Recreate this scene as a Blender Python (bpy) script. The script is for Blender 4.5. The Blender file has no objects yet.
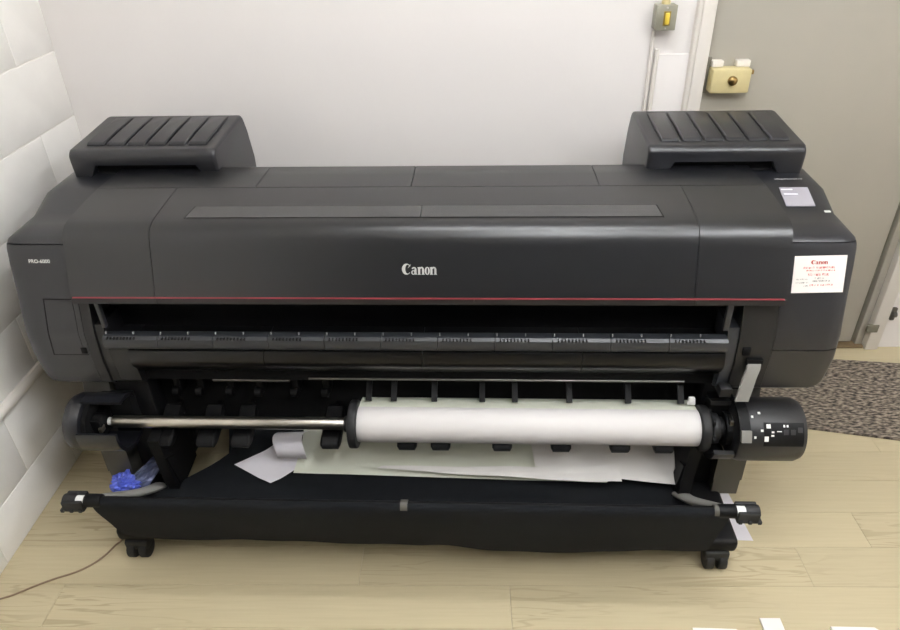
import bpy, bmesh, math, random
from mathutils import Vector, Matrix, noise
random.seed(7)
sc = bpy.context.scene
COL = sc.collection
PI = math.pi

# ------------------------------------------------------------------ camera
CAM = Vector((1.2924, -2.2375, 1.5946))
PITCH, YAW, ROLL, FPX = 0.5690, 0.0340, -0.0258, 689.2
d = Vector((-math.sin(YAW)*math.cos(PITCH), math.cos(YAW)*math.cos(PITCH), -math.sin(PITCH)))
rt = Vector((math.cos(YAW), math.sin(YAW), 0)); up = rt.cross(d)
rt2 = rt*math.cos(ROLL) + up*math.sin(ROLL); up2 = rt2.cross(d)
cd = bpy.data.cameras.new('camera'); cam = bpy.data.objects.new('camera', cd); COL.objects.link(cam)
cd.sensor_fit = 'HORIZONTAL'; cd.sensor_width = 36; cd.lens = FPX/900*36; cd.clip_start = .02
cam.matrix_world = Matrix(((rt2.x, up2.x, -d.x, CAM.x), (rt2.y, up2.y, -d.y, CAM.y), (rt2.z, up2.z, -d.z, CAM.z), (0, 0, 0, 1)))
sc.camera = cam

# ------------------------------------------------------------------ light
w = bpy.data.worlds.new('world'); sc.world = w; w.use_nodes = True
w.node_tree.nodes['Background'].inputs[0].default_value = (1.0, .985, .97, 1)
w.node_tree.nodes['Background'].inputs[1].default_value = .3
vs = sc.view_settings; vs.view_transform = 'Standard'; vs.look = 'None'; vs.gamma = 1; vs.use_curve_mapping = False; vs.exposure = 0.06
TUBE = 45.0   # radiance of the tubes over the printer
TUBE_FILL = 72.0  # radiance of the added rear tubes that brighten the left wall

# ------------------------------------------------------------------ materials
def lin(c): return tuple((v/255/12.92 if v/255 <= .04045 else ((v/255+.055)/1.055)**2.4) for v in c)
MATS = {}
def mat(name, rgb, rough=.5, metal=0, bump=0, bscale=300, vary=0, vscale=3, spec=.5, trans=0, alpha=1, coat=0, coatr=.08, emit=0):
    m = bpy.data.materials.new(name); m.use_nodes = True; MATS[name] = m
    nt = m.node_tree; b = nt.nodes['Principled BSDF']
    c = lin(rgb)
    b.inputs['Base Color'].default_value = (*c, 1); b.inputs['Roughness'].default_value = rough; b.inputs['Metallic'].default_value = metal
    b.inputs['Specular IOR Level'].default_value = spec; b.inputs['Transmission Weight'].default_value = trans; b.inputs['Alpha'].default_value = alpha
    b.inputs['Coat Weight'].default_value = coat; b.inputs['Coat Roughness'].default_value = coatr
    tc = nt.nodes.new('ShaderNodeTexCoord')
    if emit:
        b.inputs['Emission Color'].default_value = (*c, 1); b.inputs['Emission Strength'].default_value = emit
    if vary:
        n = nt.nodes.new('ShaderNodeTexNoise'); n.inputs['Scale'].default_value = vscale; n.inputs['Detail'].default_value = 5
        nt.links.new(tc.outputs['Object'], n.inputs['Vector'])
        r = nt.nodes.new('ShaderNodeValToRGB'); r.color_ramp.elements[0].position = .3; r.color_ramp.elements[1].position = .7
        r.color_ramp.elements[0].color = (*[v*(1-vary) for v in c], 1); r.color_ramp.elements[1].color = (*[min(1, v*(1+vary)) for v in c], 1)
        nt.links.new(n.outputs['Fac'], r.inputs[0]); nt.links.new(r.outputs[0], b.inputs['Base Color'])
    if bump:
        n = nt.nodes.new('ShaderNodeTexNoise'); n.inputs['Scale'].default_value = bscale; n.inputs['Detail'].default_value = 3
        nt.links.new(tc.outputs['Object'], n.inputs['Vector'])
        bp = nt.nodes.new('ShaderNodeBump'); bp.inputs['Strength'].default_value = bump; bp.inputs['Distance'].default_value = .002
        nt.links.new(n.outputs['Fac'], bp.inputs['Height']); nt.links.new(bp.outputs[0], b.inputs['Normal'])
    return m
mat('body', (25, 26, 31), .36, bump=.05, bscale=900, spec=.65)
mat('body_lid', (19, 20, 23), .34, bump=.05, bscale=900, spec=.7)
mat('body_dark', (22, 22, 24), .45, bump=.06, bscale=600)
mat('black', (7, 7, 9), .55, spec=.22)
mat('black_gloss', (11, 11, 13), .28, spec=.4)
mat('black_matte', (8, 8, 9), .9, spec=.2)
mat('guide', (44, 46, 50), .35)
mat('strip_window', (40, 41, 43), .22, spec=.8)
mat('metal', (190, 185, 176), .32, metal=1)
mat('metal_dark', (120, 118, 114), .35, metal=1)
mat('red', (128, 44, 54), .5)
mat('white_print', (235, 235, 232), .6)
mat('red_print', (205, 75, 70), .6)
mat('grey_print', (150, 150, 150), .6)
mat('sticker', (248, 242, 238), .5)
mat('lever_grey', (128, 126, 121), .45)
mat('arm_grey', (150, 148, 143), .45)
mat('leg_grey', (70, 68, 62), .5, bump=.05)
mat('screen', (152, 149, 156), .25, emit=.12)
mat('screen_text', (215, 212, 222), .3, emit=.12)
mat('paper', (240, 236, 232), .7)
mat('paper_roll', (217, 213, 211), .6)
mat('paper_cream', (228, 230, 214), .75)
mat('paper_lilac', (226, 222, 228), .75)
mat('cloth', (19, 21, 24), .95, spec=.2, bump=.5, bscale=700, vary=.12, vscale=40)
mat('wall', (238, 233, 230), .75, bump=.12, bscale=40, vary=.02, vscale=2)
mat('block', (245, 242, 237), .65, bump=.22, bscale=90, vary=.03, vscale=8)
mat('wall_far', (52, 52, 56), .9)  # unseen front wall, set dark so the lid front reflects little
mat('mortar', (236, 232, 225), .8, bump=.2, bscale=80)
mat('trim', (232, 226, 218), .5, bump=.25, bscale=30)
mat('door', (174, 169, 157), .45, bump=.06, bscale=20, vary=.05, vscale=2.2)
mat('door_dark', (120, 116, 102), .6)
mat('lock', (214, 200, 150), .4, vary=.06, vscale=30)
mat('brass', (150, 125, 80), .35, metal=1)
mat('switch_box', (150, 147, 132), .45, vary=.08, vscale=40)
mat('switch_yellow', (226, 196, 70), .4)
mat('switch_ring', (140, 118, 46), .5)
mat('blue_plastic', (92, 108, 214), .35, trans=.1)
mat('clear_plastic', (128, 136, 172), .25, trans=.25)
mat('cable', (140, 118, 96), .5)
mat('rubber', (18, 18, 20), .6)
mat('ceiling', (244, 243, 240), .9)
for n_, e_ in (('tube_glow', TUBE), ('tube_glow_fill', TUBE_FILL)):
    m_ = mat(n_, (240, 246, 255), .5); q_ = m_.node_tree.nodes['Principled BSDF']
    q_.inputs['Emission Color'].default_value = (.96, .98, 1, 1); q_.inputs['Emission Strength'].default_value = e_
mat('dirt', (110, 92, 66), .9)
mat('underlay', (150, 132, 100), .9)

def wood_mat():
    m = bpy.data.materials.new('maple_plank'); m.use_nodes = True; MATS['wood'] = m
    nt = m.node_tree; N = nt.nodes.new; L = nt.links.new; b = nt.nodes['Principled BSDF']
    b.inputs['Roughness'].default_value = .42
    tc = N('ShaderNodeTexCoord'); oi = N('ShaderNodeObjectInfo')
    mul = N('ShaderNodeVectorMath'); mul.operation = 'SCALE'; mul.inputs[0].default_value = (7.3, 11.1, 3.7)
    L(oi.outputs['Random'], mul.inputs['Scale'])
    add = N('ShaderNodeVectorMath'); L(tc.outputs['Object'], add.inputs[0]); L(mul.outputs[0], add.inputs[1])
    mp = N('ShaderNodeMapping'); mp.inputs['Scale'].default_value = (2.0, 24, 1); L(add.outputs[0], mp.inputs['Vector'])
    n1 = N('ShaderNodeTexNoise'); n1.inputs['Scale'].default_value = .9; n1.inputs['Detail'].default_value = 3; n1.inputs['Distortion'].default_value = .6; L(mp.outputs[0], n1.inputs['Vector'])
    # growth-ring bands from the height field of the noise
    ml = N('ShaderNodeMath'); ml.operation = 'MULTIPLY'; ml.inputs[1].default_value = 46; L(n1.outputs['Fac'], ml.inputs[0])
    sn = N('ShaderNodeMath'); sn.operation = 'SINE'; L(ml.outputs[0], sn.inputs[0])
    pw = N('ShaderNodeMapRange'); pw.inputs['From Min'].default_value = .55; pw.inputs['From Max'].default_value = 1; L(sn.outputs[0], pw.inputs['Value'])
    n2 = N('ShaderNodeTexNoise'); n2.inputs['Scale'].default_value = 1.3; n2.inputs['Detail'].default_value = 2; L(add.outputs[0], n2.inputs['Vector'])
    k = N('ShaderNodeMapRange'); k.inputs['From Min'].default_value = .45; k.inputs['From Max'].default_value = .65; L(n2.outputs['Fac'], k.inputs['Value'])
    gm = N('ShaderNodeMath'); gm.operation = 'MULTIPLY'; L(pw.outputs[0], gm.inputs[0]); L(k.outputs[0], gm.inputs[1])
    g2 = N('ShaderNodeMath'); g2.operation = 'MULTIPLY'; g2.inputs[1].default_value = .42; L(gm.outputs[0], g2.inputs[0])
    mp2 = N('ShaderNodeMapping'); mp2.inputs['Scale'].default_value = (6, 150, 1); L(add.outputs[0], mp2.inputs['Vector'])
    n3 = N('ShaderNodeTexNoise'); n3.inputs['Scale'].default_value = 1; n3.inputs['Detail'].default_value = 4; L(mp2.outputs[0], n3.inputs['Vector'])
    base = N('ShaderNodeMixRGB'); base.inputs[1].default_value = (*lin((186, 173, 141)), 1); base.inputs[2].default_value = (*lin((200, 187, 154)), 1); L(n3.outputs['Fac'], base.inputs[0])
    per = N('ShaderNodeHueSaturation'); L(base.outputs[0], per.inputs['Color'])
    pr = N('ShaderNodeMapRange'); pr.inputs['To Min'].default_value = .95; pr.inputs['To Max'].default_value = 1.04; L(oi.outputs['Random'], pr.inputs['Value']); L(pr.outputs[0], per.inputs['Value'])
    mx = N('ShaderNodeMixRGB'); mx.inputs[2].default_value = (*lin((136, 116, 84)), 1); L(per.outputs[0], mx.inputs[1]); L(g2.outputs[0], mx.inputs[0])
    L(mx.outputs[0], b.inputs['Base Color'])
wood_mat()

def carpet_mat():
    m = bpy.data.materials.new('ribbed_carpet'); m.use_nodes = True; MATS['carpet'] = m
    nt = m.node_tree; N = nt.nodes.new; L = nt.links.new; b = nt.nodes['Principled BSDF']; b.inputs['Roughness'].default_value = .95
    tc = N('ShaderNodeTexCoord'); mp = N('ShaderNodeMapping'); mp.inputs['Scale'].default_value = (50, 122, 1); mp.inputs['Rotation'].default_value = (0, 0, .25); L(tc.outputs['Object'], mp.inputs['Vector'])
    n = N('ShaderNodeTexNoise'); n.inputs['Scale'].default_value = 1; n.inputs['Detail'].default_value = 2; L(mp.outputs[0], n.inputs['Vector'])
    r = N('ShaderNodeValToRGB'); e = r.color_ramp.elements
    e[0].position = .36; e[0].color = (*lin((52, 47, 42)), 1); e[1].position = .66; e[1].color = (*lin((160, 148, 133)), 1)
    x = r.color_ramp.elements.new(.5); x.color = (*lin((112, 102, 91)), 1)
    L(n.outputs['Fac'], r.inputs[0]); L(r.outputs[0], b.inputs['Base Color'])
    bp = N('ShaderNodeBump'); bp.inputs['Strength'].default_value = .8; bp.inputs['Distance'].default_value = .004; L(n.outputs['Fac'], bp.inputs['Height']); L(bp.outputs[0], b.inputs['Normal'])
carpet_mat()

# ------------------------------------------------------------------ helpers
def link(name, bm, m, parent=None, smooth=True, ang=38):
    bmesh.ops.recalc_face_normals(bm, faces=bm.faces[:])
    if smooth:
        for f in bm.faces: f.smooth = True
        for e in bm.edges: e.smooth = len(e.link_faces) == 2 and e.calc_face_angle(0) < math.radians(ang)
    me = bpy.data.meshes.new(name); bm.to_mesh(me); bm.free(); me.materials.append(MATS[m])
    o = bpy.data.objects.new(name, me); COL.objects.link(o)
    if parent: o.parent = parent
    return o
def linkme(name, me, parent=None):
    o = bpy.data.objects.new(name, me); COL.objects.link(o)
    if parent: o.parent = parent
    return o
def empty(name, loc, rz=0):
    o = bpy.data.objects.new(name, None); COL.objects.link(o); o.location = loc; o.rotation_euler = (0, 0, rz); o.empty_display_size = .1
    return o
def tag(o, label, cat=None, group=None, kind=None):
    if label: o['label'] = label
    if cat: o['category'] = cat
    if group: o['group'] = group
    if kind: o['kind'] = kind
    return o
def nbm(): return bmesh.new()
def box(bm, x0, x1, y0, y1, z0, z1, bev=0, seg=2, rot=None):
    g = bmesh.ops.create_cube(bm, size=1); vs_ = g['verts']
    c = Vector(((x0+x1)/2, (y0+y1)/2, (z0+z1)/2))
    for v in vs_: v.co = Vector((v.co.x*(x1-x0), v.co.y*(y1-y0), v.co.z*(z1-z0)))
    if bev:
        es = list({e for v in vs_ for e in v.link_edges})
        r = bmesh.ops.bevel(bm, geom=es, offset=bev, segments=seg, affect='EDGES', profile=.5)
        vs_ = list({v for v in vs_ if v.is_valid} | {v for f in r['faces'] for v in f.verts})
    M = Matrix.Translation(c) @ (rot.to_4x4() if rot else Matrix())
    for v in vs_: v.co = M @ v.co
    return vs_
def loft(bm, sts, cap=True, closed=True):
    rows = [[bm.verts.new(p) for p in s] for s in sts]
    n = len(rows[0])
    for a, b in zip(rows, rows[1:]):
        for i in range(n if closed else n-1):
            j = (i+1) % n
            try: bm.faces.new((a[i], a[j], b[j], b[i]))
            except ValueError: pass
    if cap:
        bm.faces.new(rows[0]); bm.faces.new(rows[-1])
    return rows
def prism(bm, prof, x0, x1):                       # extrude a (y,z) polygon along x
    loft(bm, [[(x, y, z) for y, z in prof] for x in (x0, x1)])
def clip(poly, a, b, c):                           # keep a*y+b*z >= c
    out = []
    for i in range(len(poly)):
        p, q = poly[i], poly[(i+1) % len(poly)]
        dp, dq = a*p[0]+b*p[1]-c, a*q[0]+b*q[1]-c
        if dp >= 0: out.append(p)
        if dp*dq < 0:
            t = dp/(dp-dq); out.append((p[0]+t*(q[0]-p[0]), p[1]+t*(q[1]-p[1])))
    return out
def cyl_x(bm, x0, x1, y, z, r, n=32, bev=0, k=1.0):  # cylinder along x, rounded ends
    sts = []
    if bev:
        prof = [(x0, r-bev), (x0+.3*bev, r-.3*bev), (x0+bev, r), (x1-bev, r), (x1-.3*bev, r-.3*bev), (x1, r-bev)]
    else: prof = [(x0, r), (x1, r)]
    for x, rr in prof: sts.append([(x, y+rr*math.cos(2*PI*i/n), z+rr*math.sin(2*PI*i/n)) for i in range(n)])
    loft(bm, sts)
def tube(bm, pts, r, n=10, cap=True):
    pts = [Vector(p) for p in pts]; sts = []
    ref = Vector((0, 0, 1))
    for i, p in enumerate(pts):
        t = (pts[min(i+1, len(pts)-1)] - pts[max(i-1, 0)]).normalized()
        rf = ref if abs(t.dot(ref)) < .95 else Vector((1, 0, 0))
        u = t.cross(rf).normalized(); v = t.cross(u)
        rr = r[i] if isinstance(r, (list, tuple)) else r
        sts.append([p + rr*(math.cos(2*PI*k/n)*u + math.sin(2*PI*k/n)*v) for k in range(n)])
    loft(bm, sts, cap)
def strip(bm, path, x0, x1, th):                   # a bent plate: (y,z) path, x width, thickness
    n = len(path); up_, lo = [], []
    for i, (y, z) in enumerate(path):
        a = path[max(i-1, 0)]; b = path[min(i+1, n-1)]
        t = Vector((b[0]-a[0], b[1]-a[1])).normalized(); nn = Vector((-t.y, t.x))*th/2
        up_.append((y+nn.x, z+nn.y)); lo.append((y-nn.x, z-nn.y))
    prism(bm, up_ + lo[::-1], x0, x1)
def sheet(bm, rows, th=.0008):                     # grid of points given thickness downward along normal
    a = [[bm.verts.new(p) for p in r] for r in rows]
    fs = []
    for r0, r1 in zip(a, a[1:]):
        for i in range(len(r0)-1): fs.append(bm.faces.new((r0[i], r0[i+1], r1[i+1], r1[i])))
    bmesh.ops.recalc_face_normals(bm, faces=fs)
    bmesh.ops.solidify(bm, geom=fs, thickness=th)
def smoothpath(pts, n=6):                          # Catmull-Rom through points
    P = [Vector(p) for p in pts]; out = []
    for i in range(len(P)-1):
        p0, p1, p2, p3 = P[max(i-1, 0)], P[i], P[i+1], P[min(i+2, len(P)-1)]
        for k in range(n):
            t = k/n
            out.append(.5*((2*p1)+(p2-p0)*t+(2*p0-5*p1+4*p2-p3)*t*t+(3*p1-p0-3*p2+p3)*t**3))
    out.append(P[-1]); return out
def interp(prof, z):                               # y on a (y,z) front profile at height z
    for (y0, z0), (y1, z1) in zip(prof, prof[1:]):
        if z0 <= z <= z1: return y0+(y1-y0)*(z-z0)/(z1-z0)
    return prof[-1][0]
def text_bm(s, h, bold=.0):                        # text outlines from the built-in font, (x,y) plane, cap height h, from x=0
    cu = bpy.data.curves.new('lettering', 'FONT'); cu.body = s; cu.size = 1; cu.offset = bold; cu.resolution_u = 3
    o = bpy.data.objects.new('lettering', cu); COL.objects.link(o)
    dg = bpy.context.evaluated_depsgraph_get(); me = bpy.data.meshes.new_from_object(o.evaluated_get(dg))
    bpy.data.objects.remove(o); bpy.data.curves.remove(cu)
    bm = nbm(); bm.from_mesh(me); bpy.data.meshes.remove(me)
    x0 = min(v.co.x for v in bm.verts); y1 = max(v.co.y for v in bm.verts)
    for v in bm.verts: v.co = Vector(((v.co.x-x0)*h/y1, v.co.y*h/y1, 0))
    return bm
def bm_width(bm): return max(v.co.x for v in bm.verts)-min(v.co.x for v in bm.verts)
def poly(bm, pts):
    f = bm.faces.new([bm.verts.new((x, y, 0)) for x, y in pts]); return f
def ring(bm, cx, cy, rx, ry, ix, iy, a0=0, a1=360, n=20, dx=0, dy=0):
    a = []
    for i in range(n+1):
        t = math.radians(a0+(a1-a0)*i/n)
        a.append((bm.verts.new((cx+rx*math.cos(t), cy+ry*math.sin(t), 0)), bm.verts.new((cx+dx+ix*math.cos(t), cy+dy+iy*math.sin(t), 0))))
    for p, q in zip(a, a[1:]): bm.faces.new((p[0], q[0], q[1], p[1]))
def wordmark():                                    # bold flared-serif "Canon", unit cap height
    bm = nbm()
    ring(bm, .50, .50, .52, .50, .27, .40, 38, 318, 26, dx=.13)
    poly(bm, [(.91, .80), (1.0, .98), (.86, .74), (.70, .62), (.80, .72)][:4])
    poly(bm, [(.62, .56), (.95, .80), (.88, .90), (.72, .72)])
    x = 1.02                                       # a
    ring(bm, x+.24, .20, .25, .21, .09, .13, 0, 360, 16)
    poly(bm, [(x+.36, .03), (x+.58, .0), (x+.66, .05), (x+.60, .10), (x+.58, .52), (x+.36, .52)])
    ring(bm, x+.31, .46, .27, .24, .08, .13, 0, 165, 12)
    for x in (1.72, 3.08):                         # n
        poly(bm, [(x+.06, 0), (x+.30, 0), (x+.30, .70), (x, .66), (x, .60), (x+.06, .56)])
        ring(bm, x+.46, .42, .27, .29, .05, .19, 0, 150, 12)
        poly(bm, [(x+.50, 0), (x+.74, 0), (x+.73, .44), (x+.50, .44)])
        poly(bm, [(x, 0), (x+.36, 0), (x+.36, .05), (x, .05)]); poly(bm, [(x+.44, 0), (x+.80, 0), (x+.80, .05), (x+.44, .05)])
    x = 2.54                                       # o
    ring(bm, x+.26, .345, .29, .36, .09, .29, 0, 360, 20)
    return bm                                       # width about 3.88
def wrap(bm, fx): 
    for v in bm.verts: v.co = Vector(fx(v.co.x, v.co.y, v.co.z))
    return bm
def thicken(bm, th):
    bmesh.ops.solidify(bm, geom=bm.faces[:], thickness=th)

# ------------------------------------------------------------------ the room (corner of back and left wall at 0,0)
XR = 3.45; YF = -4.2; HC = 2.6
b = nbm(); box(b, -.2, XR+.2, YF, .2, -.06, -.012); floor = tag(link('floor', b, 'underlay', smooth=False), 'pale maple plank floor', kind='structure')
PL = {}
def plank(x0, x1, y0, y1):
    key = round(x1-x0, 3)
    if key not in PL:
        b = nbm(); g = .0003
        L, W = (x1-x0)-2*g, (y1-y0)-2*g
        box(b, -L/2, L/2, -W/2, W/2, -.012, 0, .0005, 1)
        for f in b.faces: f.smooth = False
        me = bpy.data.meshes.new('plank'); b.to_mesh(me); b.free(); me.materials.append(MATS['wood']); PL[key] = me
    o = linkme('plank', PL[key], floor); o.location = ((x0+x1)/2, (y0+y1)/2, 0)
for k in range(-27, 8):
    y1 = -.956+.125*(k+1); y0 = y1-.125
    if y0 > .05: continue
    off = {-1: .99, -2: 1.393}.get(k, (k*.47) % 1.2)
    xs = [-.02]+[x for x in sorted(off+1.2*j for j in range(-3, 4)) if .1 < x < XR-.1]+[XR]
    for a, c in zip(xs, xs[1:]): plank(round(a, 3), round(c, 3), y0, y1)

b = nbm(); box(b, -.2, -.0022, YF, .2, 0, HC); wl = tag(link('wall_left', b, 'mortar', smooth=False), 'white painted concrete block wall', kind='structure')
BL = {}
def block(y0, y1, z0, z1):                          # y0 > y1
    key = (round(y0-y1, 3), round(z1-z0, 3))
    if key not in BL:
        b = nbm(); g = .0022
        L, H = y0-y1-.0024, z1-z0-2*g
        box(b, -.05, 0, -L/2, L/2, -H/2, H/2, .0035, 2)
        for f in b.faces: f.smooth = True
        for e in b.edges: e.smooth = e.calc_face_angle(0) < .6
        me = bpy.data.meshes.new('block'); b.to_mesh(me); b.free(); me.materials.append(MATS['block']); BL[key] = me
    o = linkme('block', BL[key], wl); o.location = (random.uniform(-.0003, .0003), (y0+y1)/2, (z0+z1)/2)
for k in range(-1, 13):
    z0 = max(0, .156+.2*k); z1 = min(HC, .156+.2*(k+1))
    if z0 >= HC: break
    first = -.615 if k % 2 else -.813
    js = [0]+[y for y in (first+.4*2-.4*n for n in range(0, 13)) if YF+.05 < y < -.05]+[YF]
    for a, c in zip(js, js[1:]): block(round(a, 3), round(c, 3), z0, z1)

DX0, DX1, DH = 2.03, 2.795, 2.03
b = nbm(); box(b, -.2, 1.978, 0, .2, 0, HC); wb = tag(link('wall_back', b, 'wall', smooth=False), 'smooth white painted back wall', kind='structure')
b = nbm(); box(b, 2.87, XR+.2, 0, .2, 0, HC); link('plaster_return', b, 'wall', wb, smooth=False)
b = nbm(); box(b, 1.978, 2.87, 0, .2, DH+.05, HC); link('lintel', b, 'wall', wb, smooth=False)
b = nbm(); box(b, 1.878, 1.978, -.006, .004, 0, 1.113, .003); link('plaster_patch', b, 'wall', wb)
b = nbm(); box(b, -.2, XR+.2, YF-.2, .2, HC, HC+.05); tag(link('ceiling', b, 'ceiling', smooth=False), 'plain white ceiling', kind='structure')

b = nbm(); box(b, XR, XR+.2, YF, .0, 0, HC); tag(link('wall_right', b, 'wall', smooth=False), 'white painted wall to the right of the door', kind='structure')
b = nbm(); box(b, -.2, XR+.2, YF-.2, YF, 0, HC); tag(link('wall_front', b, 'wall_far', smooth=False), 'unseen wall behind the viewer, darkened to dim reflections', kind='structure')
# ceiling fluorescent fixtures: one above the printer, rear pair added as fill
def tube_light(x, y, rz, label):
    f = tag(empty('ceiling_light', (x, y, HC), rz), label, 'ceiling light')
    b = nbm(); box(b, -.64, .64, -.055, .055, -.05, 0, .004); link('housing', b, 'ceiling', f)
    for yy in (-.032, .032):
        b = nbm(); cyl_x(b, -.60, .60, yy, -.075, .0165, 20); link('fluorescent_tube', b, 'tube_glow' if rz == 0 else 'tube_glow_fill', f)
    for xx in (-.61, .60):
        b = nbm(); box(b, xx, xx+.01, -.055, .055, -.10, -.045, .003); link('end_cap', b, 'ceiling', f)
tube_light(1.55, -1.10, 0, 'twin tube ceiling light above the printer')
tube_light(1.70, -2.25, PI/2, 'added twin tube fill light behind the viewer, left of two')
tube_light(2.75, -2.10, PI/2, 'added twin tube fill light behind the viewer, right of two')
# door in the back wall
dr = tag(empty('door_1', ((DX0+DX1)/2, .03, 0)), 'grey painted metal door with a rim lock', kind='structure')
def dl(bm):                                         # room -> door local
    for v in bm.verts: v.co -= Vector(((DX0+DX1)/2, .03, 0))
    return bm
b = nbm(); box(b, DX0+.004, DX1-.012, .012, .055, .018, DH, .003); link('door_leaf', dl(b), 'door', dr)
b = nbm(); box(b, DX1-.012, DX1+.002, .03, .06, 0, DH); link('door_gap', dl(b), 'door_dark', dr)
b = nbm(); box(b, 1.974, DX0, -.022, .2, 0, DH+.05, .006); box(b, 1.986, DX0-.008, -.03, -.018, 0, DH, .004); link('door_jamb', dl(b), 'trim', dr)
b = nbm(); box(b, DX1+.002, DX1+.03, .005, .2, 0, DH+.05, .004); link('door_stop', dl(b), 'door', dr)
b = nbm(); box(b, DX1+.03, 2.875, -.022, .2, 0, DH+.05, .006); link('door_jamb', dl(b), 'trim', dr)
b = nbm(); box(b, DX0-.01, DX1+.03, -.005, .2, DH, DH+.05); link('door_head', dl(b), 'trim', dr)
b = nbm(); box(b, DX0, DX1+.03, -.01, .19, 0, .012, .003); tag(link('threshold', dl(b), 'dirt', dr), 'dirty threshold under the grey door')
b = nbm(); box(b, DX1+.012, DX1+.052, -.026, -.012, .085, .118, .002); link('strike_tape', dl(b), 'door_dark', dr)
b = nbm(); box(b, 2.886, 2.902, -.012, .0, .13, .185, .003); cyl_x(b, 2.888, 2.9, -.012, .158, .012, 12); hg = link('hinge', dl(b), 'metal_dark', dr)
# rim lock
b = nbm(); box(b, 2.046, 2.166, -.035, .012, .998, 1.072, .006); lk = link('rim_lock', dl(b), 'lock', dr); tag(lk, 'cream painted rim lock with a brass cylinder')
def knobmesh(r, l, n=20):
    bm = nbm(); loft(bm, [[(rr*math.cos(2*PI*i/n), y, rr*math.sin(2*PI*i/n)) for i in range(n)] for y, rr in ((0, r), (-l*.6, r), (-l*.8, r*.8), (-l, r*.45))]); return bm
o = link('lock_cylinder', knobmesh(.014, .016), 'brass', lk); o.location = Vector((2.109, -.034, 1.038))-Vector(((DX0+DX1)/2, .03, 0))
for x0, x1 in ((2.048, 2.082), (2.122, 2.164)):
    b = nbm(); box(b, x0, x1, -.012, .012, 1.073, 1.092, .002); link('lock_keeper', dl(b), 'trim', dr)
b = nbm(); box(b, 2.165, 2.176, -.024, -.012, 1.052, 1.066, .003); link('bolt_tip', dl(b), 'brass', lk)
b = nbm(); box(b, 2.033, 2.05, .006, .02, .99, 1.10, .002); link('wear_patch', dl(b), 'door_dark', dr)

# light switch and its conduit
sw = tag(empty('light_switch', (1.877, 0, 1.189)), 'grey metal surface switch box with yellow rocker beside door frame', 'light switch')
b = nbm(); box(b, -.03, .03, -.042, 0, 0, .07, .004); link('back_box', b, 'switch_box', sw)
b = nbm(); box(b, -.03, .03, -.047, -.042, 0, .07, .002); link('face_plate', b, 'switch_box', sw)
b = nbm(); box(b, -.009, .012, -.050, -.047, .014, .054, .001); link('rocker_surround', b, 'switch_ring', sw)
b = nbm(); box(b, -.005, .008, -.056, -.049, .018, .050, .003); link('rocker', b, 'switch_yellow', sw)
for z in (.006, .063):
    o = link('screw', knobmesh(.003, .002, 10), 'metal', sw); o.location = (0, -.047, z)
b = nbm(); n = 16; loft(b, [[(r*math.cos(2*PI*i/n), -.022+r*math.sin(2*PI*i/n), z) for i in range(n)] for z, r in ((.07, .013), (.078, .013), (.078, .010), (.11, .010))]); tag(link('conduit_connector', b, 'lock', sw), 'cream threaded connector')
def vpipe(x, y, z0, z1, r, name, label):
    b = nbm(); tube(b, [(0, 0, 0), (0, 0, z1-z0)], r, 14)
    o = link(name, b, 'trim'); o.location = (x, y, z0); return tag(o, label, 'conduit')
vpipe(1.856, -.007, 0, 1.184, .006, 'conduit_pipe', 'thin white painted pipe running down below the light switch')
vpipe(1.872, -.012, 0, 1.13, .007, 'conduit_pipe', 'second thin white pipe with open top, nearest the door frame')
# conduit on the block wall
b = nbm(); sec = [(0, -.017), (.010, -.017), (.017, -.010), (.019, 0), (.017, .010), (.010, .017), (0, .017)]
loft(b, [[(x, y, z) for x, z in sec] for y in (YF+.02, -.01)]); o = link('cable_trunking', b, 'trim'); o.location = (0.0004, 0, .378)
tag(o, 'white painted cable trunking along the block wall', 'trunking')

# ------------------------------------------------------------------ printer
PR = tag(empty('large_format_printer', (1.175, -.76, 0), math.radians(-1.2)), 'black and dark grey wide format printer on a wheeled stand', 'printer')
CAPP = [(-.02, .466, .02, .06), (-.058, .470, .02, .06), (-.077, .487, .02, .05), (-.084, .56, .016, .02), (-.079, .64, .014, 0), (-.056, .73, .013, 0), (-.038, .81, .012, 0),
        (-.028, .85, .012, -.003), (-.02, .866, .01, -.008), (-.002, .877, .004, -.012), (.06, .880, 0, -.012), (.118, .882, 0, -.012), (.203, .912, 0, -.012), (.33, .915, 0, -.012),
        (.42, .905, 0, -.012), (.58, .86, -.01, -.01), (.60, .83, -.02, 0), (.60, .5, -.02, .04), (.55, .466, -.02, .06)]
CFRONT = [(p[0], p[1]) for p in CAPP[2:9]]
def capstations(s, xin, xout, r=.045):
    st = [(xin, 0)]+[(xout-r+r*math.sin(a), 1-math.cos(a)) for a in [PI/2*i/6 for i in range(7)]]
    return [[(s*x, y+iy*k, z+iz*k) for y, z, iy, iz in CAPP] for x, k in st]
def cap_piece(name, s, z0, z1, m, xin=.852, xout=1.011, gap=.0013):
    bm = nbm(); loft(bm, capstations(s, xin, xout))
    if z0: 
        g = bmesh.ops.bisect_plane(bm, geom=bm.verts[:]+bm.edges[:]+bm.faces[:], plane_co=(0, 0, z0+gap), plane_no=(0, 0, 1), clear_inner=True)
        bmesh.ops.edgeloop_fill(bm, edges=[e for e in g['geom_cut'] if isinstance(e, bmesh.types.BMEdge)])
    if z1:
        g = bmesh.ops.bisect_plane(bm, geom=bm.verts[:]+bm.edges[:]+bm.faces[:], plane_co=(0, 0, z1-gap), plane_no=(0, 0, 1), clear_outer=True)
        bmesh.ops.edgeloop_fill(bm, edges=[e for e in g['geom_cut'] if isinstance(e, bmesh.types.BMEdge)])
    return link(name, bm, m, PR)
cap_piece('end_cover', -1, 0, .862, 'body')
cap_piece('end_cover_top', -1, .862, 0, 'body')
cap_piece('end_cover_base', 1, 0, .604, 'body')
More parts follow.
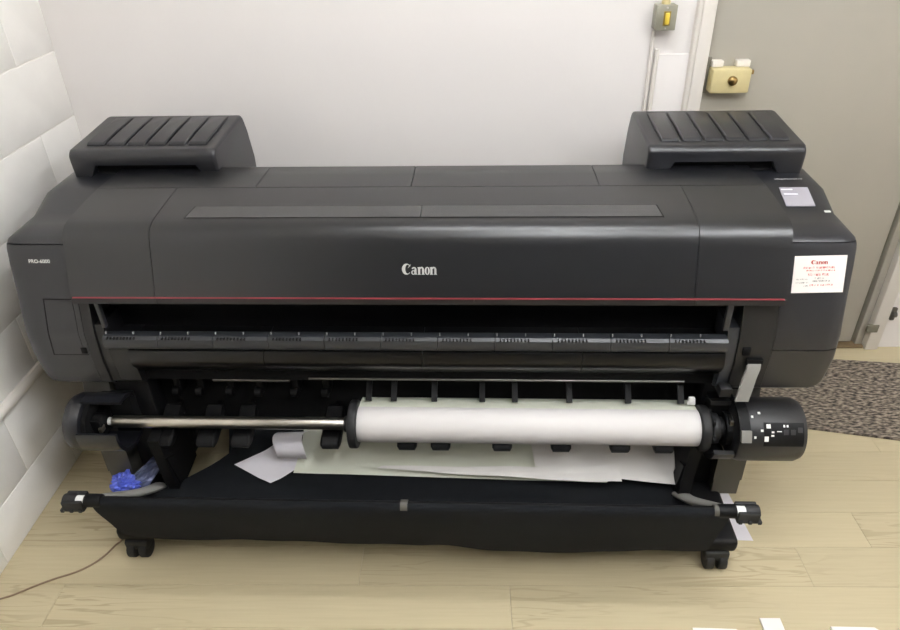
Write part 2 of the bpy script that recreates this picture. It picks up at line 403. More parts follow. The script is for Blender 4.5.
cap_piece('end_cover', 1, .604, .864, 'body')
top_r = cap_piece('control_panel', 1, .864, 0, 'body')
# dark core that fills the inside
b = nbm(); box(b, -.86, .86, .035, .56, .44, .735); box(b, -.86, .86, .25, .36, .735, .88); link('chassis', b, 'black', PR)

# lid
LID = [(-.088, .735), (-.0865, .75), (-.082, .765), (-.062, .82), (-.047, .865), (-.04, .885), (-.031, .899), (-.017, .909), (.0, .914), (.03, .9175), (.10, .925), (.17, .9290), (.25, .9295), (.318, .9275), (.334, .918), (.345, .90), (.345, .735)]
LFRONT = LID[:8]
LX0, LX1 = -.8475, .8505
def lidpart(name, pr, x0, x1, m, g=.001): 
    bm = nbm(); prism(bm, pr, x0+g, x1-g); return link(name, bm, m, PR, ang=30)
main = clip(clip(LID, 0, 1, .7530), -1, 0, -.1665)
rear = clip(clip(LID, 0, 1, .7530), 1, 0, .1685)
lip = clip(LID, 0, -1, -.7490)
redp = clip(clip(LID, 0, 1, .7492), 0, -1, -.7528); redp = [(y-.0004 if y < 0 else y, z) for y, z in redp]
xs = [LX0, -.637, .642, LX1]
# central lid with a recess for the window strip
WIN = [(-.557, .562)]
for i, (a, c) in enumerate(zip(xs, xs[1:])): lidpart('lid_panel', main, a, c, 'body_lid', .0007)
xs = [-.8475, -.433, -.033, .441, .8505]
for a, c in zip(xs, xs[1:]): lidpart('rear_panel', rear, a, c, 'body_lid')
xs = [LX0, -.637, .13, .645, LX1]
for a, c in zip(xs, xs[1:]): lidpart('front_lip', lip, a, c, 'body_dark', .0005)
tag(lidpart('red_line', redp, LX0+.005, LX1-.005, 'red', 0), 'thin red accent line')
# window strip inlaid in the lid top
def lidtop(y): return interp([(z, y_) for y_, z in LID[8:14]], y) if y > 0 else .914
for x0, x1 in ((-.5535, .0015), (.0045, .560)):
    b = nbm(); c0 = -.008 if x0 < -.5 else 0; c1 = .006 if x1 > .5 else 0
    for (ya, yb, e, m, n_) in ((.012, .064, 0, 'strip_window', 'window_strip'),):
        rows = []
        for j in range(5):
            y = ya+(yb-ya)*j/4; k = 1-j/4
            rows.append([(x0+c0*k, y, lidtop(y)+.0012), (x1+c1*k, y, lidtop(y)+.0012)])
        sheet(b, rows, .0012)
    link('window_strip', b, 'strip_window', PR)
b = nbm()
for y0, y1 in ((.009, .012), (.064, .066)):
    rows = [[(-.565+(.01 if y0 > .05 else 0), y, lidtop(y)+.0006), (.568-(.008 if y0 > .05 else 0), y, lidtop(y)+.0006)] for y in (y0, y1)]
    sheet(b, rows, .0006)
sheet(b, [[(-.5645, .009, lidtop(.009)+.0006), (-.5615, .009, lidtop(.009)+.0006)], [(-.556, .066, lidtop(.066)+.0006), (-.553, .066, lidtop(.066)+.0006)]], .0006)
sheet(b, [[(.566, .009, lidtop(.009)+.0006), (.5695, .009, lidtop(.009)+.0006)], [(.56, .066, lidtop(.066)+.0006), (.5635, .066, lidtop(.066)+.0006)]], .0006)
link('window_gasket', b, 'black', PR, smooth=False)

# ink tank covers on top
def ink_cover(x0, x1, outer):
    n = 5; r = .022; N_ = 8
    def prof(k, cut):
        # k: inset factor at the rounded ends, cut: 0..1 handle notch
        zb = .926+.020*cut
        P = [(.33, .905), (.318, .905 if cut < .5 else zb), (.292+.004*cut, zb if cut else .905)]
        P = [(.36, .905), (.312, .905), (.312, .905+(.041*cut)), (.286, .905+(.041*cut)), (.283, .955), (.283, .968)]
        P += [(.283+r-r*math.cos(a), .968+r*math.sin(a)*.9) for a in [PI/2*i/N_ for i in range(1, N_+1)]]
        P += [(.40, .995), (.53, 1.0055), (.545, 1.004), (.555, .995), (.575, .95), (.60, .86), (.60, .80)]
        out = []
        for y, z in P:
            out.append((y+(.008*k if y < .3 else (-.008*k if y > .54 else 0)), z-(.007*k if z > .96 else 0)))
        return out
    st = []
    rr = .009; angs = [PI/2*i/4 for i in range(5)]
    for a in angs[::-1]: st.append((x0+rr-rr*math.sin(a), 1-math.cos(a), 0))
    if outer < 0: c0, c1 = x0+.045, x1-.038
    else: c0, c1 = x0+.050, x1-.058
    st += [(c0, 0, 0), (c0+.022, 0, 1), (c1-.022, 0, 1), (c1, 0, 0)]
    for a in angs: st.append((x1-rr+rr*math.sin(a), 1-math.cos(a), 0))
    bm = nbm(); loft(bm, [[(x, y, z) for y, z in prof(k, cut)] for x, k, cut in st])
    o = link('ink_tank_cover', bm, 'body', PR, ang=32)
    # raised ridges on the sloping top
    p0, p1 = x0+.034, x1-.030; wdt = (p1-p0)/6
    for i in range(6):
        a, c = p0+i*wdt+.0035, p0+(i+1)*wdt-.0035
        bm = nbm()
        def zt(y): return .9885+(y-.31)*(1.0055-.9885)/(.53-.31)
        fr = [(y, zt(y)+h) for y, h in ((.322, -.006), (.322, .001), (.326, .0048), (.333, .0068), (.42, .0068), (.515, .0042), (.521, .001), (.521, -.006))]
        loft(bm, [[(x, y+(0.003 if e and y < .4 else 0), z-(.0025 if e and j in (2, 3, 4, 5) else 0)) for j, (y, z) in enumerate(fr)] for x, e in ((a, 1), (a+.003, 0), (c-.003, 0), (c, 1))])
        link('ridge', bm, 'body', o, ang=32)
    bm = nbm(); box(bm, c0+.015, c1-.015, .308, .316, .92, .946); link('handle_recess', bm, 'black_matte', o, smooth=False)
    return o
ink_cover(-.974, -.568, -1)
ink_cover(.580, .985, 1)
# sloping back of the machine behind the lid
b = nbm(); prism(b, [(.345, .88), (.42, .86), (.58, .78), (.60, .74), (.60, .48), (.345, .48)], -.852, .852); link('rear_cover', b, 'body_dark', PR, ang=30)

# control panel details (right end)
def slope(y): return .882+(y-.118)*(.912-.882)/(.203-.118)
def slab_on_slope(x0, x1, y0, y1, lift, shear=0):
    bm = nbm(); rows = [[(x0, y, slope(y)+lift), (x1, y, slope(y)+lift)] for y in (y0, y1)]; sheet(bm, rows, lift+.001); return bm
scr = link('touch_screen', slab_on_slope(.895, .965, .130, .194, .0012), 'screen', PR, smooth=False); tag(scr, 'small grey lit touch screen')
for a, c, y in ((.897, .925, .184), (.90, .934, .168), (.90, .922, .162), (.91, .918, .136), (.935, .95, .138)):
    link('screen_text', slab_on_slope(a, c, y, y+.0035, .0016), 'screen_text', scr, smooth=False)
bm = text_bm('imagePROGRAF', .0065, .01); k = .07/bm_width(bm)
thicken(wrap(bm, lambda x, y, z: (.902+x*k, .242+y*1.1, .9138)), .0005); tag(link('lettering', bm, 'grey_print', PR, smooth=False), 'light grey product line lettering')
b = nbm(); box(b, .982, .996, .109, .116, .8805, .8835, .0005); tag(link('status_light', b, 'white_print', PR), 'small white status light')
# lettering
bm = wordmark(); s = .082/3.88
tag(link('wordmark', (thicken(wrap(bm, lambda x, y, z: (-.039+x*s, interp(LFRONT, .8055+y*s*1.17)-.0009, .8055+y*s*1.17)), .0006), bm)[1], 'white_print', PR, smooth=False), 'white maker name on the lid front')
bm = text_bm('PRO-6000', .0088, .015); k = .053/bm_width(bm)
thicken(wrap(bm, lambda x, y, z: (-.954+x*k, interp(CFRONT, .8195+y)-.0009, .8195+y)), .0006); tag(link('lettering', bm, 'white_print', PR, smooth=False), 'white model lettering on left end cover')
# sticker on the right end cover
A = math.radians(1.6); SX, SZ = .873, .7485
def stk(u, v, lift): 
    x = SX+u*math.cos(A)-v*math.sin(A)*.0-v*.05; z = SZ+v+u*math.sin(A)*.8
    return (x, interp(CFRONT, z)-lift, z)
b = nbm(); sheet(b, [[stk(u, v, .0011) for u in [.118*i/4 for i in range(5)]] for v in [.087*j/6 for j in range(7)]], .0005)
st = tag(link('service_sticker', b, 'sticker', PR), 'white paper service sticker with red print')
bm = wordmark(); s = .038/3.88
wrap(bm, lambda x, y, z: stk(.038+x*s, .0675+y*s, .0016)); thicken(bm, .0004); link('sticker_print', bm, 'red_print', st, smooth=False)
def greek(u0, u1, v, h, seed, m, dens=.62):         # print too small to read: broken marks of letter size
    rnd = random.Random(seed); bm = nbm(); u = u0
    while u < u1:
        wv = rnd.uniform(.0012, .0024)
        if rnd.random() < .86:
            for (a0, a1, c0, c1) in ((0, .3, 0, 1), (.3, 1, rnd.choice([.0, .4, .75]), rnd.choice([.25, .6, 1.0]))):
                if c1 <= c0: continue
                q = [stk(u+wv*a0*.8, v+h*c0, .0016), stk(u+wv*a1*.8, v+h*c0, .0016), stk(u+wv*a1*.8, v+h*c1, .0016), stk(u+wv*a0*.8, v+h*c1, .0016)]
                bm.faces.new([bm.verts.new(p) for p in q])
        u += wv
    link('sticker_print', bm, m, st, smooth=False)
greek(.022, .092, .0575, .0045, 1, 'red_print'); greek(.027, .093, .0515, .003, 2, 'red_print'); greek(.034, .08, .0405, .0055, 3, 'red_print')
greek(.008, .034, .031, .0032, 4, 'grey_print'); greek(.05, .07, .0325, .004, 5, 'grey_print'); greek(.008, .038, .023, .0032, 6, 'grey_print'); greek(.045, .085, .026, .004, 7, 'grey_print')
greek(.025, .036, .0155, .003, 8, 'grey_print'); greek(.04, .092, .0165, .004, 9, 'red_print')
# access panel and latches
b = nbm(); rows = [[(x, interp(CFRONT, z)-.0011, z) for x in (-.9375+(z-.728)*.06+.002, -.866)] for z in [.580+.0073*i for i in range(21)]]
sheet(b, rows, .0009); link('access_panel', b, 'body', PR)
b = nbm()
for z0, z1, xa, xc in ((.7275, .7295, -.940, -.865), (.5775, .5795, -.949, -.856)):
    sheet(b, [[(x, interp(CFRONT, z)-.0007, z) for x in (xa, xc)] for z in (z0, z1)], .0005)
sheet(b, [[(x+(z-.7295)*.06, interp(CFRONT, z)-.0007, z) for x in (-.940, -.9375)] for z in [.5775+.0095*q for q in range(17)]], .0005)
link('panel_seam', b, 'black', PR, smooth=False)
b = nbm(); sheet(b, [[(x, interp(CFRONT, z)-.0014, z) for x in (-.872, -.857)] for z in (.583, .600)], .0009); link('finger_notch', b, 'black_matte', PR, smooth=False)
# inner covers beside the paper exit
LOW = [(y, z) for y, z, _, _ in CAPP]
LOW = clip(LOW, 0, -1, -.7335); LOW = clip(LOW, -1, 0, -.06)
for x0, x1 in ((-.851, -.826), (.770, .851)):
    b = nbm(); prism(b, LOW, x0, x1); link('inner_cover', b, 'body_dark', PR, ang=30)
LOW2 = [(y+.006 if y < 0 else y, z) for y, z in LOW]
for x0, x1, zt_ in ((-.8245, -.803, .66), (-.8025, -.747, .603), (.742, .7685, .66)):
    b = nbm(); prism(b, clip(LOW2, 0, -1, -zt_), x0, x1); link('exit_side_guide', b, 'guide' if x0 > 0 else 'body_dark', PR, ang=30)
for x0, x1 in ((-.803, -.792), (.727, .741)):
    b = nbm(); box(b, x0, x1, -.075, -.062, .655, .735, .002); link('exit_post', b, 'guide', PR)
b = nbm(); box(b, .782, .80, -.088, -.08, .592, .612, .001); link('finger_notch', b, 'black_matte', PR)
# recess behind the lip
b = nbm(); box(b, -.826, .77, .02, .04, .60, .737); link('exit_recess', b, 'black_gloss', PR)
# paper exit guide segments with combs
GP = [(-.050, .622), (-.056, .634), (-.066, .638), (-.084, .637), (-.091, .631), (-.094, .618), (-.092, .605), (-.084, .598), (-.050, .598)]
xs = [-.803+i*(.742+.803)/11 for i in range(12)]
for i, (a, c) in enumerate(zip(xs, xs[1:])):
    b = nbm(); prism(b, GP, a+.0008, c-.0008); gs = link('exit_guide', b, 'guide', PR, ang=30)
    b = nbm()
    for j in range(9):
        x = a+.012+j*.0085
        box(b, x, x+.0035, -.0925, -.084, .6315, .6360)
    link('comb', b, 'black', gs, smooth=False)
    for xx in (a+.004, a+.074):
        b = nbm(); box(b, xx, xx+.0025, -.076, -.071, .636, .6435); tag(link('pinch_tab', b, 'grey_print', gs, smooth=False), 'tiny white tab')
# glossy lower cover panels
CP = [(.03, .601), (-.079, .601), (-.089, .595), (-.096, .572), (-.096, .558), (-.088, .545), (-.076, .530), (-.062, .516), (.03, .508)]
xs = [-.747, -.40, .0, .395, .742]
for a, c in zip(xs, xs[1:]):
    b = nbm(); prism(b, CP, a+.0009, c-.0009); link('lower_cover', b, 'black_gloss', PR, ang=40)
b = nbm(); cyl_x(b, -.30, .66, -.074, .500, .003, 12); link('tension_bar', b, 'metal_dark', PR)
b = nbm(); box(b, -.83, .80, -.045, .3, .470, .506, .004); link('under_tray', b, 'black_matte', PR)
# grey release lever at the right
b = nbm(); strip(b, [(-.088, .572), (-.099, .56), (-.106, .535), (-.116, .514), (-.124, .494), (-.128, .482)], .798, .830, .006)
for v in b.verts: v.co.x += (v.co.z-.572)*.28
link('release_lever', b, 'lever_grey', PR, ang=40)
b = nbm(); box(b, .795, .834, -.093, -.06, .566, .582, .002); link('lever_slot', b, 'black_matte', PR)
b = nbm(); box(b, .745, .775, -.10, -.05, .47, .497, .003); link('lever_bracket', b, 'body_dark', PR)

# ------------------------------------------------------------------ lower roll unit (part of the printer)
RY, RZ, RR = -.10, .369, .0475
CR = .079
def csec(bm, x0, x1, a0, a1, ro, ri, n=26):           # C-shaped shell along x; angle 0 = front (-y), 90 = up
    P = [(RY-ro*math.cos(math.radians(a0+(a1-a0)*i/n)), RZ+ro*math.sin(math.radians(a0+(a1-a0)*i/n))) for i in range(n+1)]
    Q = [(RY-ri*math.cos(math.radians(a0+(a1-a0)*i/n)), RZ+ri*math.sin(math.radians(a0+(a1-a0)*i/n))) for i in range(n+1)]
    prism(bm, P+Q[::-1], x0, x1)
b = nbm(); cyl_x(b, -.95, -.897, RY, RZ, CR, 40, .022); link('roll_unit_cap', b, 'body', PR)
b = nbm(); csec(b, -.907, -.80, 80, 374, CR, CR-.010); link('roll_unit_shell', b, 'body', PR, ang=30)
b = nbm(); cyl_x(b, -.898, -.885, RY, RZ, CR-.013, 30); box(b, -.885, -.80, RY+.03, RY+.06, RZ-.06, RZ+.06); link('roll_unit_core', b, 'black_matte', PR)
b = nbm(); box(b, -.89, -.862, RY-.035, RY+.03, RZ-.03, RZ+.03, .004); cyl_x(b, -.895, -.86, RY-.012, RZ+.012, .022, 20); link('spindle_holder', b, 'black', PR)
b = nbm(); box(b, -.868, -.858, RY-.04, RY-.02, RZ-.008, RZ+.008, .002); link('holder_clip', b, 'metal', PR)
b = nbm(); cyl_x(b, .785, .960, RY, RZ, CR+.003, 44, .02); ctl = link('roll_unit_control', b, 'body_dark', PR); tag(ctl, 'dark cylindrical control unit with white symbols')
b = nbm(); csec(b, .735, .785, 100, 345, CR, CR-.012); link('roll_unit_shell', b, 'body_dark', PR, ang=30)
b = nbm(); box(b, .735, .80, RY+.02, RY+.06, RZ-.06, RZ+.07); cyl_x(b, .77, .80, RY, RZ, .045, 24); cyl_x(b, .758, .772, RY, RZ, .03, 20); link('drive_gear', b, 'black', PR)
b = nbm(); box(b, .775, .80, RY-.03, RY-.0, RZ+.032, RZ+.048, .002); link('drive_catch', b, 'metal_dark', PR)
def on_cyl(bm, x0, x1, a0, a1, lift=.0012, n=4):
    rr = CR+.003
    rows = [[(x, RY-(rr+lift)*math.cos(math.radians(a)), RZ+(rr+lift)*math.sin(math.radians(a))) for x in (x0, x1)] for a in [a0+(a1-a0)*i/n for i in range(n+1)]]
    sheet(bm, rows, lift+.0006)
b = nbm(); csec(b, .786, .812, 18, 100, CR+.008, CR-.001, 12); link('lever_track', b, 'black', ctl, ang=30)
b = nbm(); csec(b, .787, .811, 20, 38, CR+.018, CR, 6); link('slide_lever', b, 'lever_grey', ctl, ang=30)
b = nbm(); on_cyl(b, .846, .943, 10, 52, .0008, 10); link('key_panel', b, 'black', ctl)
marks = [(.862, .868, 30, 34), (.876, .886, 36, 43), (.871, .881, 13, 22), (.887, .894, 22, 25), (.888, .894, 28, 31), (.901, .912, 30, 31.5), (.917, .921, 38, 42), (.925, .929, 38, 42),
         (.842, .847, 54, 58), (.860, .866, 61, 65), (.846, .851, 18, 22)]
for x0, x1, a0, a1 in marks:
    b = nbm(); on_cyl(b, x0-.024, x1-.024, a0+6, a1+6, .0016, 2); link('key_symbol', b, 'white_print', ctl, smooth=False)
for x0, a0 in ((.935, 26), (.918, 26), (.952, 30)):
    b = nbm(); on_cyl(b, x0-.024, x0-.013, a0+5, a0+14, .0014, 2); link('key', b, 'body_dark', ctl, smooth=False)

# black backing of the roll unit and guide arms
b = nbm(); box(b, -.86, .76, .022, .04, .285, .48); link('roll_unit_back', b, 'black_matte', PR)
b = nbm(); cyl_x(b, -.85, .76, .0, .455, .009, 14); link('cross_shaft', b, 'black', PR)
b = nbm(); cyl_x(b, -.58, -.37, -.02, .452, .006, 12); link('drive_shaft', b, 'metal_dark', PR)
for i, x in enumerate([-.70, -.635, -.55, -.47, -.37, -.285]):
    b = nbm(); box(b, x, x+.02, -.012, .03, .40, .46, .004); cyl_x(b, x-.004, x+.014, -.012, .405, .014, 14); link('feed_bracket', b, 'black', PR)
up_x = [-.152, -.085, .023, .150, .236, .379, .532, .668]
for x in up_x:
    b = nbm(); strip(b, [(.025, .47), (.0, .466), (-.03, .448), (-.055, .424), (-.062, .417)], x-.0075, x+.0075, .010); link('guide_arm', b, 'black', PR, ang=40)
lo_x = [-.713, -.595, -.500, -.256, -.050, .040, .203, .358, .512, .625]
for x in lo_x:
    b = nbm(); sec = [(RY+.02, .318), (RY-.01, .312), (RY-.028, .304), (RY-.034, .292), (RY-.026, .281), (RY-.005, .277), (RY+.06, .30), (RY+.09, .335), (RY+.08, .34), (RY+.05, .322)]
    loft(b, [[(x+dx, RY+(y-RY)*k, .321+(z-.3)*k2) for y, z in sec] for dx, k, k2 in ((-.026, .8, .6), (-.021, 1, 1), (.021, 1, 1), (.026, .8, .6))])
    gp = link('guide_paddle', b, 'black', PR, ang=40)
    b = nbm(); box(b, x-.006, x+.006, .01, .05, .30, .345); link('paddle_stem', b, 'black', gp)
b = nbm(); box(b, .683, .705, -.065, -.055, .415, .437, .002)
for v in b.verts: v.co.x = .694+(v.co.x-.694)*(1-(v.co.z-.415)*14)
tag(link('paper_pointer', b, 'white_print', PR), 'small white pointer above the roll')

# ------------------------------------------------------------------ stand
for x0, x1 in ((-.935, -.862), (.795, .872)):
    b = nbm(); prism(b, [(-.075, .155), (.05, .155), (.05, .49), (-.03, .49), (-.07, .33)], x0, x1); lg = link('leg', b, 'leg_grey', PR)
    b = nbm(); prism(b, [(-.073, .100), (.05, .100), (.05, .153), (-.073, .153)], x0+.003, x1-.003); link('leg_shoe', b, 'leg_grey', lg)
for s, x in ((-1, -.803), (1, .775)):
    b = nbm(); box(b, x-.05, x+.05, -.25, .48, .064, .108, .014, 3); ft = link('foot', b, 'black', PR)
    b = nbm(); box(b, x-.05, x+.05, -.04, .12, .10, .48, .01); link('leg_column', b, 'black', PR)
    xi = x-.055*s
    b = nbm(); prism(b, [(-.135, .33), (-.075, .345), (.02, .30), (.03, .12), (-.1, .105), (-.12, .15)], min(xi, xi-.030*s), max(xi, xi-.030*s)); br = link('side_bracket', b, 'black', PR)
    b = nbm(); prism(b, [(-.128, .26), (-.09, .24), (-.05, .13), (-.1, .135)], min(xi-.030*s, xi-.036*s), max(xi-.030*s, xi-.036*s)); link('bracket_rib', b, 'black', br)
    for yy in (-.225, .44):
        b = nbm(); box(b, x-.033, x+.033, yy-.03, yy+.03, .034, .068, .008)
        cs = link('caster', b, 'rubber', PR)
        for xw in (x-.028, x+.006):
            b = nbm(); cyl_x(b, xw, xw+.022, yy-.012, .029, .029, 24, .004); link('wheel', b, 'rubber', cs)
b = nbm(); box(b, -.77, .73, .30, .36, .12, .17, .006); link('stand_crossbar', b, 'black', PR)

# ------------------------------------------------------------------ basket
BY, BZ = -.345, .330
TR = [(BY-.004, BZ+.014), (BY-.014, BZ+.002), (BY-.008, .295), (-.322, .215), (-.292, .145), (-.262, .112), (-.21, .102), (-.15, .108), (-.08, .132), (-.02, .182), (.025, .255), (.045, .335), (.05, .42)]
def trough(u, X=0):
    P = smoothpath([(0, y, z) for y, z in TR], 4); f = u*(len(P)-1); i = min(int(f), len(P)-2); return P[i].lerp(P[i+1], f-i)
b = nbm(); rows = []
NU, NX = 48, 64; BX0, BX1 = -.790, .722
TP = smoothpath([(0, y, z) for y, z in TR], 4)
for i, p in enumerate(TP):
    u = i/(len(TP)-1); row = []
    for j in range(NX+1):
        t = j/NX
        inner = max(0, min(1, (p.y+.12)/.1)) if i > len(TP)*.5 else 0
        x0 = BX0+.20*inner; x1 = BX1-.06*inner
        if .06 < u < .5: x0 -= .0; 
        x = x0+(x1-x0)*t
        wv = noise.noise(Vector((x*3.1, u*4, 2.3)))*.010+noise.noise(Vector((x*9, u*9, 5.1)))*.003
        amp = min(1, max(0, (u-.10)*6))
        sag = -.010*math.sin(PI*t)*amp-(.026*t)*amp
        row.append((x, p.y+wv*amp*.8, p.z+wv*amp+sag*(1 if u < .6 else .3)))
    rows.append(row)
sheet(b, rows, .0016); tag(link('basket_cloth', b, 'cloth', PR, ang=80), 'black fabric output basket')
b = nbm(); cyl_x(b, -.80, .728, BY, BZ+.002, .011, 16); link('basket_rod', b, 'black', PR)
b = nbm(); csec_r = .0145
loft(b, [[(x, BY+csec_r*math.cos(2*PI*i/14), BZ+.002+csec_r*math.sin(2*PI*i/14)) for i in range(14)] for x in (-.043, -.026)]); link('rod_clip', b, 'leg_grey', PR)
b = nbm(); loft(b, [[(x, BY+csec_r*math.cos(2*PI*i/14), BZ+.002+csec_r*math.sin(2*PI*i/14)) for i in range(14)] for x in (.688, .700)]); link('rod_clip', b, 'leg_grey', PR)
for s, xe, xp in ((-1, -.80, -.785), (1, .728, .705)):
    # sleeve, white collar, open clamp with fins
    a, c = sorted((xe-.03*s, xe+.012*s)); b = nbm(); cyl_x(b, a, c, BY, BZ+.002, .0165, 18, .004); link('rod_sleeve', b, 'black', PR)
    a, c = sorted((xe+.012*s, xe+.032*s)); b = nbm(); cyl_x(b, a, c, BY, BZ+.002, .0125, 18); tag(link('rod_collar', b, 'white_print', PR), 'white collar')
    b = nbm()
    for (y0, y1, z0, z1) in ((-.026, -.014, -.018, .018), (.014, .026, -.018, .018), (-.024, .024, -.024, -.014)):
        a, c = sorted((xe+.012*s, xe+.062*s)); box(b, a, c, BY+y0*.8, BY+y1*.8, BZ+z0*.8, BZ+z1*.8, .003)
    a, c = sorted((xe+.032*s, xe+.064*s)); cyl_x(b, a, c, BY, BZ+.002, .0165, 18, .003)
    for q in (.014, .036, .058):
        a, c = sorted((xe+q*s, xe+(q+.009)*s)); box(b, a, c, BY-.025, BY+.025, BZ-.016, BZ-.006, .002)
    link('rod_clamp', b, 'rubber', PR)
    # grey arm from the foot up to the rod
    P = [Vector((xp, -.095, .118)), Vector((xp+.006*s, -.16, .165)), Vector((xp+.018*s, -.25, .245)), Vector((xe-.012*s, BY+.01, BZ-.002))]
    b = nbm(); sts = []
    for i, p in enumerate(smoothpath(P, 5)):
        k = i/15; hw = .024-.011*k; th = .011
        t = Vector((0, -.75, .66)); nrm = Vector((0, .66, .75))
        ring_ = []
        for q in range(12):
            aa = 2*PI*q/12
            ring_.append(p+Vector((hw*math.cos(aa), 0, 0))+nrm*th*math.sin(aa))
        sts.append(ring_)
    loft(b, sts); link('basket_arm', b, 'arm_grey', PR, ang=50)

# ------------------------------------------------------------------ spindle and paper roll
def in_printer(name, origin): 
    o = empty(name, PR_MW @ Vector(origin)); o.rotation_euler = PR.rotation_euler; return o
PR_MW = Matrix.Translation(PR.location) @ Matrix.Rotation(math.radians(-1.2), 4, 'Z')
def shifted(bm, o): 
    for v in bm.verts: v.co -= Vector(o)
    return bm
og = (-.3, RY, RZ)
sp = tag(in_printer('roll_spindle', og), 'brushed metal spindle rod with black end flanges through the paper roll', 'spindle')
b = nbm(); cyl_x(b, -.845, -.185, RY, RZ, .0165, 24, .002); link('rod', shifted(b, og), 'metal', sp)
b = nbm(); cyl_x(b, -.857, -.845, RY, RZ, .011, 16); link('rod_tip', shifted(b, og), 'white_print', sp)
b = nbm(); cyl_x(b, -.199, -.177, RY, RZ, .064, 48, .004); cyl_x(b, -.215, -.199, RY, RZ, .022, 24, .003); link('flange', shifted(b, og), 'rubber', sp)
b = nbm(); cyl_x(b, .7065, .730, RY, RZ, .060, 48, .005); cyl_x(b, .738, .757, RY, RZ, .040, 24, .003)
for i in range(6):
    a = i*PI/3; box(b, .734, .742, RY+.045*math.cos(a)-.007, RY+.045*math.cos(a)+.007, RZ+.045*math.sin(a)-.007, RZ+.045*math.sin(a)+.007, .002)
link('flange', shifted(b, og), 'rubber', sp)
pg = (.27, RY, RZ)
rl = tag(in_printer('paper_roll', pg), 'thick white roll of plain printing paper on the spindle', 'paper roll')
b = nbm(); cyl_x(b, -.1765, .706, RY, RZ, RR, 64, .0008); link('wound_paper', shifted(b, pg), 'paper_roll', rl, ang=30)
b = nbm(); strip(b, [(RY+.020, RZ+RR-.005), (RY+.034, RZ+RR-.007), (RY+.050, RZ+RR-.010), (RY+.078, RZ+RR-.02), (RY+.10, RZ+RR-.05)], -.176, .7055, .0008); link('paper_tail', shifted(b, pg), 'paper_cream', rl, ang=60)

# ------------------------------------------------------------------ printed sheets lying in the basket
def tro(y):                                            # trough height at depth y (rear half)
    return interp([(z, yy) for yy, z in TR[6:]], y)
def tsheet(name, label, m, corners, lift, wav=.003, seed=0, curl=None, nu=24, nv=14, group='loose paper in the basket'):
    # corners (x,y): bottom-left, bottom-right, top-right, top-left, laid on the cloth
    o0 = (sum(c[0] for c in corners)/4, sum(c[1] for c in corners)/4, 0); o0 = (o0[0], o0[1], tro(o0[1])+lift)
    b = nbm(); rows = []
    for j in range(nv+1):
        v = j/nv; row = []
        for i in range(nu+1):
            u = i/nu
            x = (1-v)*((1-u)*corners[0][0]+u*corners[1][0])+v*((1-u)*corners[3][0]+u*corners[2][0])
            y = (1-v)*((1-u)*corners[0][1]+u*corners[1][1])+v*((1-u)*corners[3][1]+u*corners[2][1])
            z = tro(y)+lift+wav*noise.noise(Vector((x*6, y*10, seed)))+wav
            if curl: x, y, z = curl(u, v, x, y, z)
            row.append((x-o0[0], y-o0[1], z-o0[2]))
        rows.append(row)
    sheet(b, rows, .0005)
    o = link(name, b, m, ang=70); o.location = PR_MW @ Vector(o0); o.rotation_euler = PR.rotation_euler
    return tag(o, label, 'paper', group)
tsheet('paper_sheet', 'long cream sheet lying curved in the basket under the roll', 'paper_cream', [(-.392, -.070), (.50, -.082), (.685, .03), (-.36, .03)], .012, .002, 1)
tsheet('paper_sheet', 'white sheet at the right end of the basket, beneath the black bracket', 'paper', [(.30, -.060), (.690, -.100), (.690, .025), (.28, .028)], .028, .006, 4)
def endcurl(u, v, x, y, z):
    if u > .9: z += .012*math.sin((u-.9)*10*PI/2)
    return x, y, z
tsheet('paper_strip', 'narrow white strip of crumpled paper at the front of the sheets', 'paper', [(-.15, -.074), (.535, -.108), (.53, -.066), (-.13, -.069)], .040, .005, 9, endcurl)
tsheet('paper_scrap', 'pointed white scrap of paper at the left of the basket', 'paper_lilac', [(-.568, -.052), (-.455, -.094), (-.365, -.05), (-.425, .0)], .008, .002, 12)
def rollcurl(u, v, x, y, z):
    a = PI*1.25*(v)-.5; return x-.02*(1-v)*u, -.045+.034*(1-math.cos(a))*.5-.012, .165+.055*math.sin(max(-.5, a))*.9+.035*v
o0 = (-.40, -.03, .22); b = nbm(); rows = []
for j in range(15):
    a = -.9+j/14*3.4; row = []
    for i in range(9):
        x = -.437+.085*i/8+(.006*math.sin(j*.5)); r = .034+.004*i/8
        row.append((x-o0[0], -.032-r*math.cos(a)-o0[1], .226+r*1.05*math.sin(a)-o0[2]))
    rows.append(row)
sheet(b, rows, .0005); o = link('paper_curl', b, 'paper_lilac', ang=70); o.location = PR_MW @ Vector(o0); o.rotation_euler = PR.rotation_euler
tag(o, 'small curled white paper end beside the cream sheet', 'paper', 'loose paper in the basket')

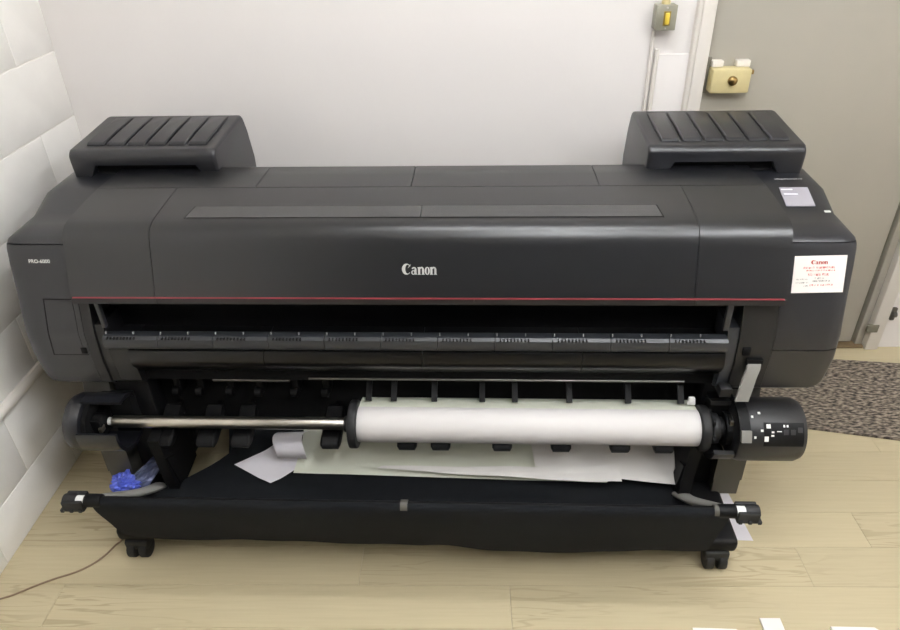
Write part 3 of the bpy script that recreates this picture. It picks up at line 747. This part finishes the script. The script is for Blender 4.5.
# ------------------------------------------------------------------ small things
# crumpled blue plastic on the left foot
def crumple(sx, sy, sz, seed, amp, sub=4):
    bm = nbm(); bmesh.ops.create_icosphere(bm, subdivisions=sub, radius=1)
    for v in bm.verts:
        n_ = v.co.copy(); f = 1+amp*noise.noise(n_*1.9+Vector((seed, 0, 0)))+amp*.7*noise.noise(n_*4.3+Vector((0, seed, 0)))+amp*.35*noise.noise(n_*9+Vector((0, 0, seed)))
        v.co = Vector((n_.x*f*sx, n_.y*f*sy, max(-.75, n_.z*f)*sz))
    return bm
bg = tag(in_printer('plastic_bag', (-.865, -.105, .0)), 'crumpled blue plastic bag stuffed behind the left basket arm', 'bag')
o = link('blue_end', crumple(.040, .030, .032, 3.1, .55), 'blue_plastic', bg, smooth=False); o.location = (-.012, -.006, .135)
b = nbm(); rows = []
for j in range(13):
    row = []
    for i in range(13):
        u, v = i/12, j/12
        x = .012+.075*v+.085*(u-.5)*(1-.4*v); y = -.01+.085*v+.025*(u-.5); z = .125+.075*v*(1-.2*v)
        nz = noise.noise(Vector((u*3.3, v*4.1, 1.7)))*.016+noise.noise(Vector((u*8, v*8, 4.7)))*.006
        row.append((x+nz*.5, y-nz, z+nz))
    rows.append(row)
sheet(b, rows, .0006); tag(link('clear_flap', b, 'clear_plastic', bg, smooth=False), 'clear bluish plastic flap')
# thin cable on the floor
P = [(.20, -.86, .03), (.268, -.905, .004), (.30, -.955, .004), (.297, -1.0, .004), (.262, -1.04, .004), (.20, -1.066, .004), (.13, -1.085, .004), (.085, -1.107, .004), (.045, -1.13, .004), (.012, -1.145, .004)]
P = [(.305, -.90, .045), (.292, -.93, .006), (.277, -.955, .003), (.262, -.99, .003), (.240, -1.02, .003), (.205, -1.046, .003), (.160, -1.066, .003), (.115, -1.09, .003), (.07, -1.118, .003), (.03, -1.135, .003), (.012, -1.15, .003)]
b = nbm(); tube(b, [Vector(p)-Vector((.15, -1.05, 0)) for p in smoothpath(P, 6)], .0026, 8); o = link('floor_cable', b, 'cable'); o.location = (.15, -1.05, 0)
tag(o, 'thin brown cable curving over the floor from the left caster', 'cable')
# sheet on the floor beneath the right leg
def flat(name, pts, m, label, cat, th=.0012, group=None):
    c = Vector((sum(p[0] for p in pts)/len(pts), sum(p[1] for p in pts)/len(pts), 0)); bm = nbm()
    loft(bm, [[(p[0]-c.x, p[1]-c.y, z) for p in pts] for z in (.0003, th)]); o = link(name, bm, m, smooth=False); o.location = c
    return tag(o, label, cat, group)
flat('paper_sheet', [(1.90, -.62), (2.06, -.64), (2.083, -.934), (1.92, -.925)], 'paper_lilac', 'flat white sheet on the floor behind the right caster', 'paper')
flat('paper_card', [(1.84, -1.203), (1.945, -1.206), (1.957, -1.215), (1.955, -1.36), (1.845, -1.36)], 'paper', 'wide white card on the floor at the bottom edge, leftmost of three', 'card', .006)
flat('paper_card', [(2.014, -1.176), (2.064, -1.176), (2.064, -1.34), (2.014, -1.34)], 'paper', 'narrow white card on the floor, reaching highest of the three', 'card', .006)
flat('paper_card', [(2.18, -1.198), (2.285, -1.200), (2.295, -1.209), (2.295, -1.36), (2.185, -1.36)], 'paper', 'white card on the floor at the bottom edge, rightmost of three', 'card', .006)
# carpet mat
b = nbm(); pts = [(2.02, -.435), (2.43, -.475), (2.70, -.532), (3.05, -.575), (3.10, -.145), (2.91, -.119), (2.686, -.091), (2.05, -.05)]
c = Vector((2.5, -.3, 0)); loft(b, [[(p[0]-c.x, p[1]-c.y, z) for p in pts] for z in (.0005, .008)]); mt_ = link('floor_mat', b, 'carpet', smooth=False); mt_.location = c
tag(mt_, 'brown and grey ribbed carpet mat in front of the door', 'mat')
